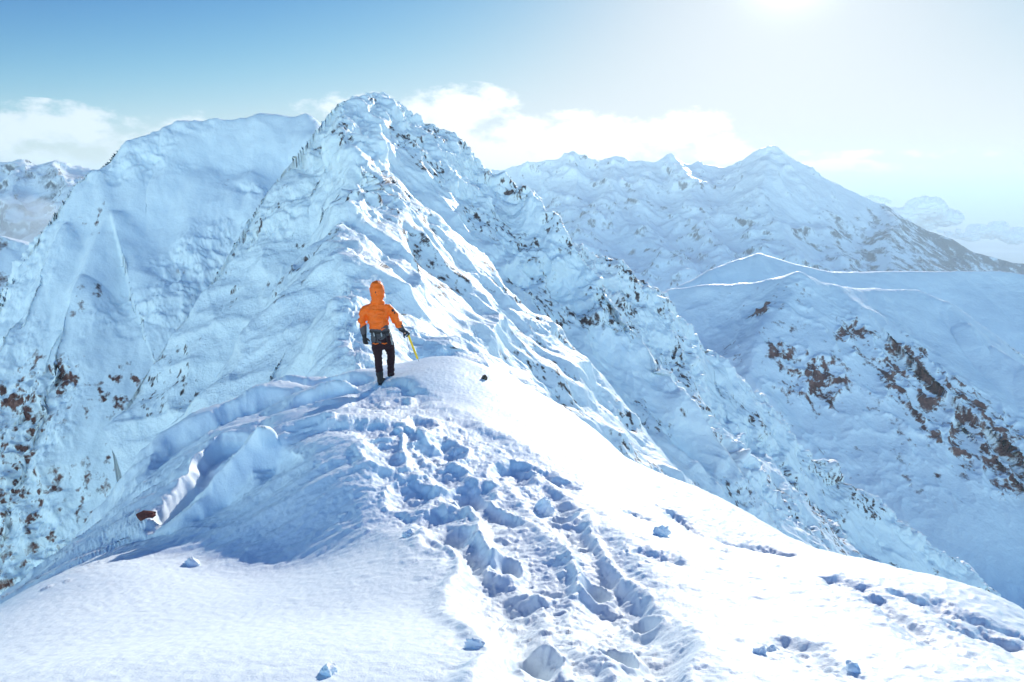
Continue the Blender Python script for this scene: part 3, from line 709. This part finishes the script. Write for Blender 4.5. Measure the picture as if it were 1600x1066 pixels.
# body: one continuous figure
b = nb()
tube(b, [(.02,0,.72),(0,0,.86),(-.02,.01,1.02),(-.03,.01,1.18),(-.03,.0,1.30)], [(.135,.095),(.128,.095),(.15,.11),(.185,.115),(.15,.09)])
tube(b, [(-.03,0,1.28),(-.03,.02,1.45)], [.062,.058])
tube(b, [(-.03,.02,1.44),(-.03,.03,1.50),(-.03,.03,1.58),(-.03,.02,1.64)], [(.06,.075),(.075,.09),(.078,.095),(.05,.06)])
tube(b, [(-.03,.11,1.545),(-.03,.145,1.515)], [.012,.018])                                            # nose
for sx_ in (-1, 1): tube(b, [(-.03 + sx_ * .078,.03,1.56),(-.03 + sx_ * .084,.03,1.51)], [.012,.010])  # ears
tube(b, [(-.19,0,1.28),(-.285,0,1.20),(-.305,.0,1.05),(-.30,.03,.86),(-.29,.05,.76)], [.058,.052,.044,.036,.028])
tube(b, [(.13,0,1.28),(.235,-.01,1.20),(.30,.0,1.06),(.38,.05,.90),(.455,.08,.81)], [.058,.052,.044,.036,.028])
tube(b, [(-.075,0,.76),(-.075,.0,.62),(-.062,.0,.42),(-.05,-.06,.20),(-.035,-.08,.05),(-.035,-.08,-.06)], [.074,.070,.050,.044,.038,.040])
tube(b, [(.105,0,.76),(.130,.08,.62),(.152,.20,.43),(.14,.215,.20),(.135,.24,.0),(.135,.24,-.10)], [.074,.070,.050,.044,.038,.040])
fuse('body', b, M_sk, person, .014)
# jacket: shell, with sleeves
b = nb()
tube(b, [(-.025,0,.955),(-.03,.0,1.0),(-.04,.01,1.10),(-.045,.01,1.20),(-.04,0,1.28),(-.03,.0,1.345)], [(.165,.13),(.178,.14),(.185,.15),(.205,.15),(.190,.135),(.150,.11)], 24)
tube(b, [(-.03,0,1.33),(-.03,.015,1.43)], [(.09,.085),(.085,.085)])
tube(b, [(-.17,0,1.29),(-.255,0,1.255),(-.295,-.005,1.17),(-.31,0,1.06),(-.30,.02,.975)], [.075,.074,.072,.070,.062])
tube(b, [(.10,0,1.29),(.19,-.005,1.26),(.235,-.005,1.20),(.275,.0,1.10),(.305,.02,1.03),(.335,.03,.985)], [.075,.076,.078,.080,.078,.064])
jacket = fuse('jacket', b, M_or, person, .009, .040, .15)
b = nb()
tube(b, [(.0,0,.73),(-.005,.0,.80),(-.015,0,.88),(-.022,0,.955),(-.025,0,.985)], [(.178,.135),(.176,.132),(.160,.120),(.166,.126),(.165,.12)], 24)
fuse('jacket_hem', b, M_gr, jacket, .009, .014, .08)
b = nb(); tube(b, [(-.303,.012,1.0),(-.300,.025,.93),(-.298,.035,.86)], [.058,.060,.055]); fuse('sleeve_cuff', b, M_gr, jacket, .008, .008, .06)
b = nb(); tube(b, [(.325,.03,.995),(.35,.04,.95),(.372,.05,.925)], [.060,.058,.052]); fuse('sleeve_cuff', b, M_gr, jacket, .008, .008, .06)
b = nb()   # hood, pulled over a helmet
tube(b, [(-.03,.0,1.395),(-.03,.005,1.44),(-.025,.01,1.50),(-.028,.015,1.57),(-.03,.015,1.63),(-.03,.01,1.675)], [(.126,.112),(.104,.118),(.124,.138),(.132,.146),(.130,.142),(.112,.122)], 24)
hood = fuse('hood', b, M_or, jacket, .008, .012, .09)
b = nb(); tube(b, [(-.115,-.085,1.55),(-.03,-.128,1.535),(.055,-.085,1.55)], [.006,.006,.006], 8, Vector((0, 0, 1))); fuse('hood_seam', b, M_gr, hood, .004, smooth=1)
b = nb(); tube(b, [(-.045,-.118,1.585),(-.045,-.125,1.57)], [.012,.010], 8); fuse('hood_toggle', b, M_bk, hood, .004, smooth=1)
b = nb(); tube(b, [(.232,-.055,1.265),(.262,-.055,1.215)], [(.028,.03),(.024,.03)], 10); fuse('sleeve_badge', b, M_bk, jacket, .006, smooth=1)
# trousers
b = nb()
tube(b, [(.015,0,.80),(.02,.0,.74),(.022,.0,.66)], [(.165,.125),(.178,.138),(.165,.130)], 24)
tube(b, [(-.068,0,.74),(-.078,.0,.64),(-.070,.0,.52),(-.062,.0,.42),(-.056,-.03,.30),(-.045,-.07,.18),(-.04,-.08,.12)], [.098,.096,.082,.072,.070,.066,.058])
tube(b, [(.108,0,.74),(.128,.07,.64),(.145,.14,.53),(.152,.20,.43),(.145,.21,.30),(.138,.22,.16),(.135,.24,.04)], [.100,.098,.084,.074,.072,.068,.062])
trousers = fuse('trousers', b, M_tr, person, .009, .016, .10)
for x0 in (-.085, .070):
    b = nb(); tube(b, [(x0 - .045, -.118, .715),(x0, -.138, .705),(x0 + .045, -.122, .712)], [(.018,.010),(.026,.012),(.014,.010)], 10, Vector((0, 0, 1))); fuse('thigh_patch', b, M_or, trousers, .005, smooth=1)
# harness
b = nb()
for a0 in range(0, 24):
    a, a1 = 2 * math.pi * a0 / 24, 2 * math.pi * (a0 + 1) / 24
    e = lambda t: Vector((-.015 + .176 * math.cos(t), .138 * math.sin(t), .895 + .006 * math.sin(2 * t)))
    tube(b, [e(a), e(a1)], [(.006,.024),(.006,.024)], 8, Vector((0, 0, 1)).cross(e(a1) - e(a)) if False else Vector((0, 0, 1)))
harness = fuse('harness', b, M_bk, person, .006, smooth=1)
for sx_, x0 in ((-1, -.07), (1, .11)):
    b = nb(); tube(b, [(x0 - .02, -.135, .885),(x0, -.142, .80),(x0 + sx_ * .02, -.128, .69)], [.010,.010,.010], 8); fuse('leg_strap', b, M_bk, harness, .005, smooth=1)
for k, (x0, z0) in enumerate(((.172, .86), (.186, .82), (.178, .76), (.192, .70), (-.11, .87), (.02, .865))):
    b = nb(); tube(b, [(x0, -.06 - (.08 if x0 < .1 else 0), z0 + .03),(x0 + .012, -.07 - (.08 if x0 < .1 else 0), z0 - .03)], [(.012,.006),(.014,.006)], 8); fuse('carabiner', b, M_st, harness, .004, smooth=1)
# boots
for x0, y0, z0, nm in ((-.035, -.08, .10, 0), (.135, .24, .02, 1)):
    b = nb()
    tube(b, [(x0, y0 - .01, z0 + .09),(x0, y0 - .01, z0),(x0, y0, z0 - .07)], [.060,.056,.058])
    tube(b, [(x0 - .005, y0 - .05, z0 - .07),(x0 + .02, y0 + .06, z0 - .075),(x0 + .05, y0 + .17, z0 - .085)], [(.048,.042),(.050,.042),(.040,.030)], 14, Vector((0, 0, 1)))
    boot = fuse('boot', b, M_bk, person, .008, .004, .04)
    b = nb(); tube(b, [(x0 - .01, y0 - .08, z0 - .115),(x0 + .02, y0 + .06, z0 - .12),(x0 + .052, y0 + .18, z0 - .12)], [(.045,.014),(.050,.014),(.038,.012)], 12, Vector((0, 0, 1))); fuse('sole', b, M_gr, boot, .007, smooth=1)
# gloves: palm, four unequal bent fingers and a thumb
def glove(wrist, palm_dir, side, curl, fwd):
    W = Vector(wrist); d = Vector(palm_dir).normalized(); f = Vector(fwd).normalized(); s_ = d.cross(f).normalized() * side   # s_: towards the thumb
    f = s_.cross(d).normalized() * side if s_.cross(d).dot(f) * side > 0 else f
    b = nb()
    tube(b, [W - d * .085, W - d * .04, W], [.052, .046, .038], 16, f)                      # gauntlet
    tube(b, [W, W + d * .045, W + d * .095], [(.036, .028), (.047, .026), (.044, .022)], 16, f)
    for k, (off, ln) in enumerate(((.034, .072), (.012, .082), (-.012, .077), (-.034, .060))):
        p = W + d * .085 + s_ * off; dd = d.copy(); pts = [p]; ax = s_
        for j, fr_l in enumerate((.45, .32, .23)):
            dd = (Matrix.Rotation(curl * (.6, 1.0, .9)[j] * side, 3, ax) @ dd); p = p + dd * ln * fr_l; pts.append(p)
        tube(b, pts, [.0135, .013, .012, .010], 10, f)
    t0 = W + d * .03 + s_ * .036; tube(b, [t0, t0 + (d * .6 + s_ * .75).normalized() * .035, t0 + (d * .8 + s_ * .6).normalized() * .065 + f * .012], [.017, .015, .012], 10, f)
    return fuse('glove', b, M_bk, person, .0045, .004, .05, 1)
glove((-.290, .045, .79), (.10, .12, -1), 1, .42, (.2, 1, .1))
glove((.415, .065, .865), (.60, .12, -.62), -1, 1.25, (-.1, 1, -.1))
# ice axe, held by its head, shaft planted in the snow
axe = bpy.data.objects.new('ice_axe', None); link(axe)
hx_, hy_, hz_ = .485, .085, .785
axe.location = person.matrix_basis @ Vector((hx_, hy_, hz_)); axe.scale = person.scale; axe.rotation_euler = person.rotation_euler
tag(axe, 'yellow shafted ice axe with blue leash planted in the snow by the climber', 'ice axe')
b = nb(); tube(b, [(0, 0, .01), (.045, 0, -.12), (.125, .0, -.34), (.15, 0, -.41)], [(.020, .024)] * 4, 12); fuse('shaft', b, M_ye, axe, .004, smooth=1)
b = nb(); tube(b, [(-.045, -.09, .015), (-.012, -.03, .030), (.0, 0, .032), (.012, .05, .022), (.02, .13, -.02), (.022, .165, -.055)], [(.006, .020), (.008, .012), (.009, .016), (.006, .013), (.004, .009), (.003, .004)], 10, Vector((0, 0, 1)))
fuse('axe_head', b, M_st, axe, .004, smooth=1)
b = nb(); tube(b, [(.15, 0, -.40), (.175, 0, -.47)], [.008, .003], 8); fuse('spike', b, M_st, axe, .003, smooth=0)
b = nb(); tube(b, [(-.02, -.02, -.02), (-.01, -.03, -.14), (.01, -.03, -.25), (.03, -.02, -.33), (.10, -.01, -.31)], [.004] * 5, 8); fuse('leash', b, M_bl, axe, .003, smooth=0)
print('person', time.time() - T0)

# ------------------------------------------------------------------ low clouds over the plain, mist in the left valley
M_cl, _, bcl = new_mat('cloud_white'); bcl.inputs['Base Color'].default_value = (.92, .93, .94, 1); bcl.inputs['Roughness'].default_value = 1; bcl.inputs['Specular IOR Level'].default_value = 0
def cloud(px, py, Y, wpx, hpx, seed, label):
    r_ = np.random.default_rng(seed); c = Vector(P(px, py, Y)); W = wpx / F * Y * 1.05; Hh = hpx / F * Y
    bm = nb()
    for k in range(26):
        t = r_.uniform(-1, 1); e = 1 - t * t * .75; r = Hh * r_.uniform(.30, .62) * e
        m = Matrix.Translation((t * W / 2, r_.uniform(-.5, .5) * Hh * 1.6, (r_.uniform(-.3, .55)) * Hh * e)) @ Matrix.Diagonal((r * 1.35, r * 1.3, r * .8, 1))
        bmesh.ops.create_icosphere(bm, subdivisions=3, radius=1, matrix=m)
    o = fuse('cloud', bm, M_cl, None, Hh * .045, Hh * .20, Hh * .25, 2)
    o.location = c; tag(o, label, 'cloud', 'low clouds over the hazy plain')
cloud(1430, 342, 6000, 120, 34, 1, 'puffy low cloud just beyond the right shoulder of the far range')
cloud(1560, 366, 6800, 170, 22, 2, 'broad flat low cloud bank at the right edge')
cloud(1340, 316, 7000, 90, 16, 3, 'thin low cloud peeping over the far range slope')
bm = nb()
for k in range(14):
    r_ = np.random.default_rng(50 + k); c = P(60 + r_.uniform(-70, 60), 372 + r_.uniform(-34, 30), 760)
    bmesh.ops.create_icosphere(bm, subdivisions=3, radius=1, matrix=Matrix.Translation(c) @ Matrix.Diagonal((r_.uniform(22, 44), r_.uniform(30, 60), r_.uniform(12, 26), 1)))
o = fuse('mist', bm, M_cl, None, 3.5, 14, 26, 3); tag(o, kind='stuff')
mm = bpy.data.materials.new('mist_air'); mm.use_nodes = True; nm = mm.node_tree; nm.nodes.remove(nm.nodes['Principled BSDF'])
pv = nm.nodes.new('ShaderNodeVolumePrincipled'); pv.inputs['Color'].default_value = (.9, .96, 1, 1); pv.inputs['Density'].default_value = .009
nm.links.new(pv.outputs[0], nm.nodes['Material Output'].inputs['Volume']); o.data.materials.clear(); o.data.materials.append(mm)

# ------------------------------------------------------------------ bare stones and loose blocks of snow
M_stone = plain('brown_stone', (.15, .055, .045), .85, .2, .02)
M_stone2 = plain('lichen_stone', (.10, .085, .065), .85, .2, .02)
def stone(name, px, py, size, mat, label, cat, seed, sink=.35, flat=.7, H=None, rot=0.0, rough=.35):
    x, y, z = hit(H or fg_height, px, py, 2, 30)
    bm = nb(); bmesh.ops.create_icosphere(bm, subdivisions=5, radius=1)
    me = bpy.data.meshes.new(name); bm.to_mesh(me); bm.free()
    n = len(me.vertices); co = np.empty(n * 3, np.float32); me.vertices.foreach_get('co', co); co = co.reshape(-1, 3)
    cx, cy, cz = co[:, 0].copy(), co[:, 1].copy(), co[:, 2].copy()
    f = 1 + rough * (fbm(cx, cy, cz, s=.9, oct=5, gain=.55, off=seed, kind='ridge') - .4) + rough * .8 * noise(cx, cy, cz, s=1.3, off=seed + 5)
    co = co * f[:, None]
    # a few flat broken faces
    r_ = np.random.default_rng(seed)
    for _ in range(7 if name == 'snow_block' else 14):
        nrm = r_.normal(size=3); nrm /= np.linalg.norm(nrm); lim = r_.uniform(.8, 1.0) if name == 'snow_block' else r_.uniform(.5, .85)
        dd = co @ nrm - lim; co = co - np.where(dd > 0, dd * .85, 0)[:, None] * nrm
    co = co * np.array([size, size * .8, size * flat])
    me.vertices.foreach_set('co', co.astype(np.float32).reshape(-1))
    me.polygons.foreach_set('use_smooth', np.ones(len(me.polygons), bool)); me.materials.append(mat); me.update()
    o = bpy.data.objects.new(name, me); link(o); o.location = (x, y, z + size * flat * (1 - sink) * .5); o.rotation_euler = (rot * .3, 0, rot)
    tag(o, label, cat); return o
stone('rock', 757, 592, .075, M_stone2, 'small dark stone poking out of the snow crest right of the climber', 'rock', 3, 1.0, 1.3, rot=.9, rough=.7)
stone('rock', 229, 808, .11, M_stone, 'red brown rock showing under the snow drift at the lower left', 'rock', 8, .9, .75, rot=.5, rough=.3)
M_blk = snow_mat('block_snow', bump=(0.006, 0.05), sparkle=True)
for k, (px, py, sz, lab) in enumerate([(1033, 836, .075, 'upright snow block beside the long drag mark on the right slope'),
        (846, 800, .11, 'angular snow block standing up in the middle of the footprints'),
        (640, 835, .07, 'round snow lump at the lower left edge of the footprints'),
        (515, 1052, .045, 'small snow lump at the bottom edge, left of the footprints'),
        (742, 1012, .05, 'snow lump beside the footprints near the bottom edge'),
        (1186, 1020, .035, 'left one of two small snow lumps near the bottom right'),
        (1205, 1018, .028, 'right one of two small snow lumps near the bottom right'),
        (1332, 1046, .035, 'lone small snow lump at the bottom right'),
        (300, 882, .09, 'snow lump lying in the shaded hollow at the left')]):
    o = stone('snow_block', px, py, sz * .85, M_blk, lab, 'snow block', 20 + k, .9, 1.1 if k < 2 else .65, rot=k * .7, rough=.55)
    o['group'] = 'loose snow blocks beside the tracks'
# ------------------------------------------------------------------ the air
me = bpy.data.meshes.new('haze'); bm = bmesh.new(); bmesh.ops.create_cube(bm, size=1)
ztop = max(o.location.z + max(v[2] for v in o.bound_box) for o in C.objects if o.type == 'MESH') + 6
bmesh.ops.scale(bm, vec=(126000, 126000, ztop + 1252), verts=bm.verts); bmesh.ops.translate(bm, vec=(0, 0, (ztop - 1252) / 2), verts=bm.verts)
bm.to_mesh(me); bm.free()
mh = bpy.data.materials.new('haze_air'); mh.use_nodes = True; nh = mh.node_tree
nh.nodes.remove(nh.nodes['Principled BSDF']); pv = nh.nodes.new('ShaderNodeVolumePrincipled')
pv.inputs['Color'].default_value = (.76, .91, 1, 1); pv.inputs['Density'].default_value = HAZE; pv.inputs['Anisotropy'].default_value = .22
nh.links.new(pv.outputs[0], nh.nodes['Material Output'].inputs['Volume'])
me.materials.append(mh); o = bpy.data.objects.new('haze', me); link(o); tag(o, kind='stuff')
print('script', time.time() - T0)
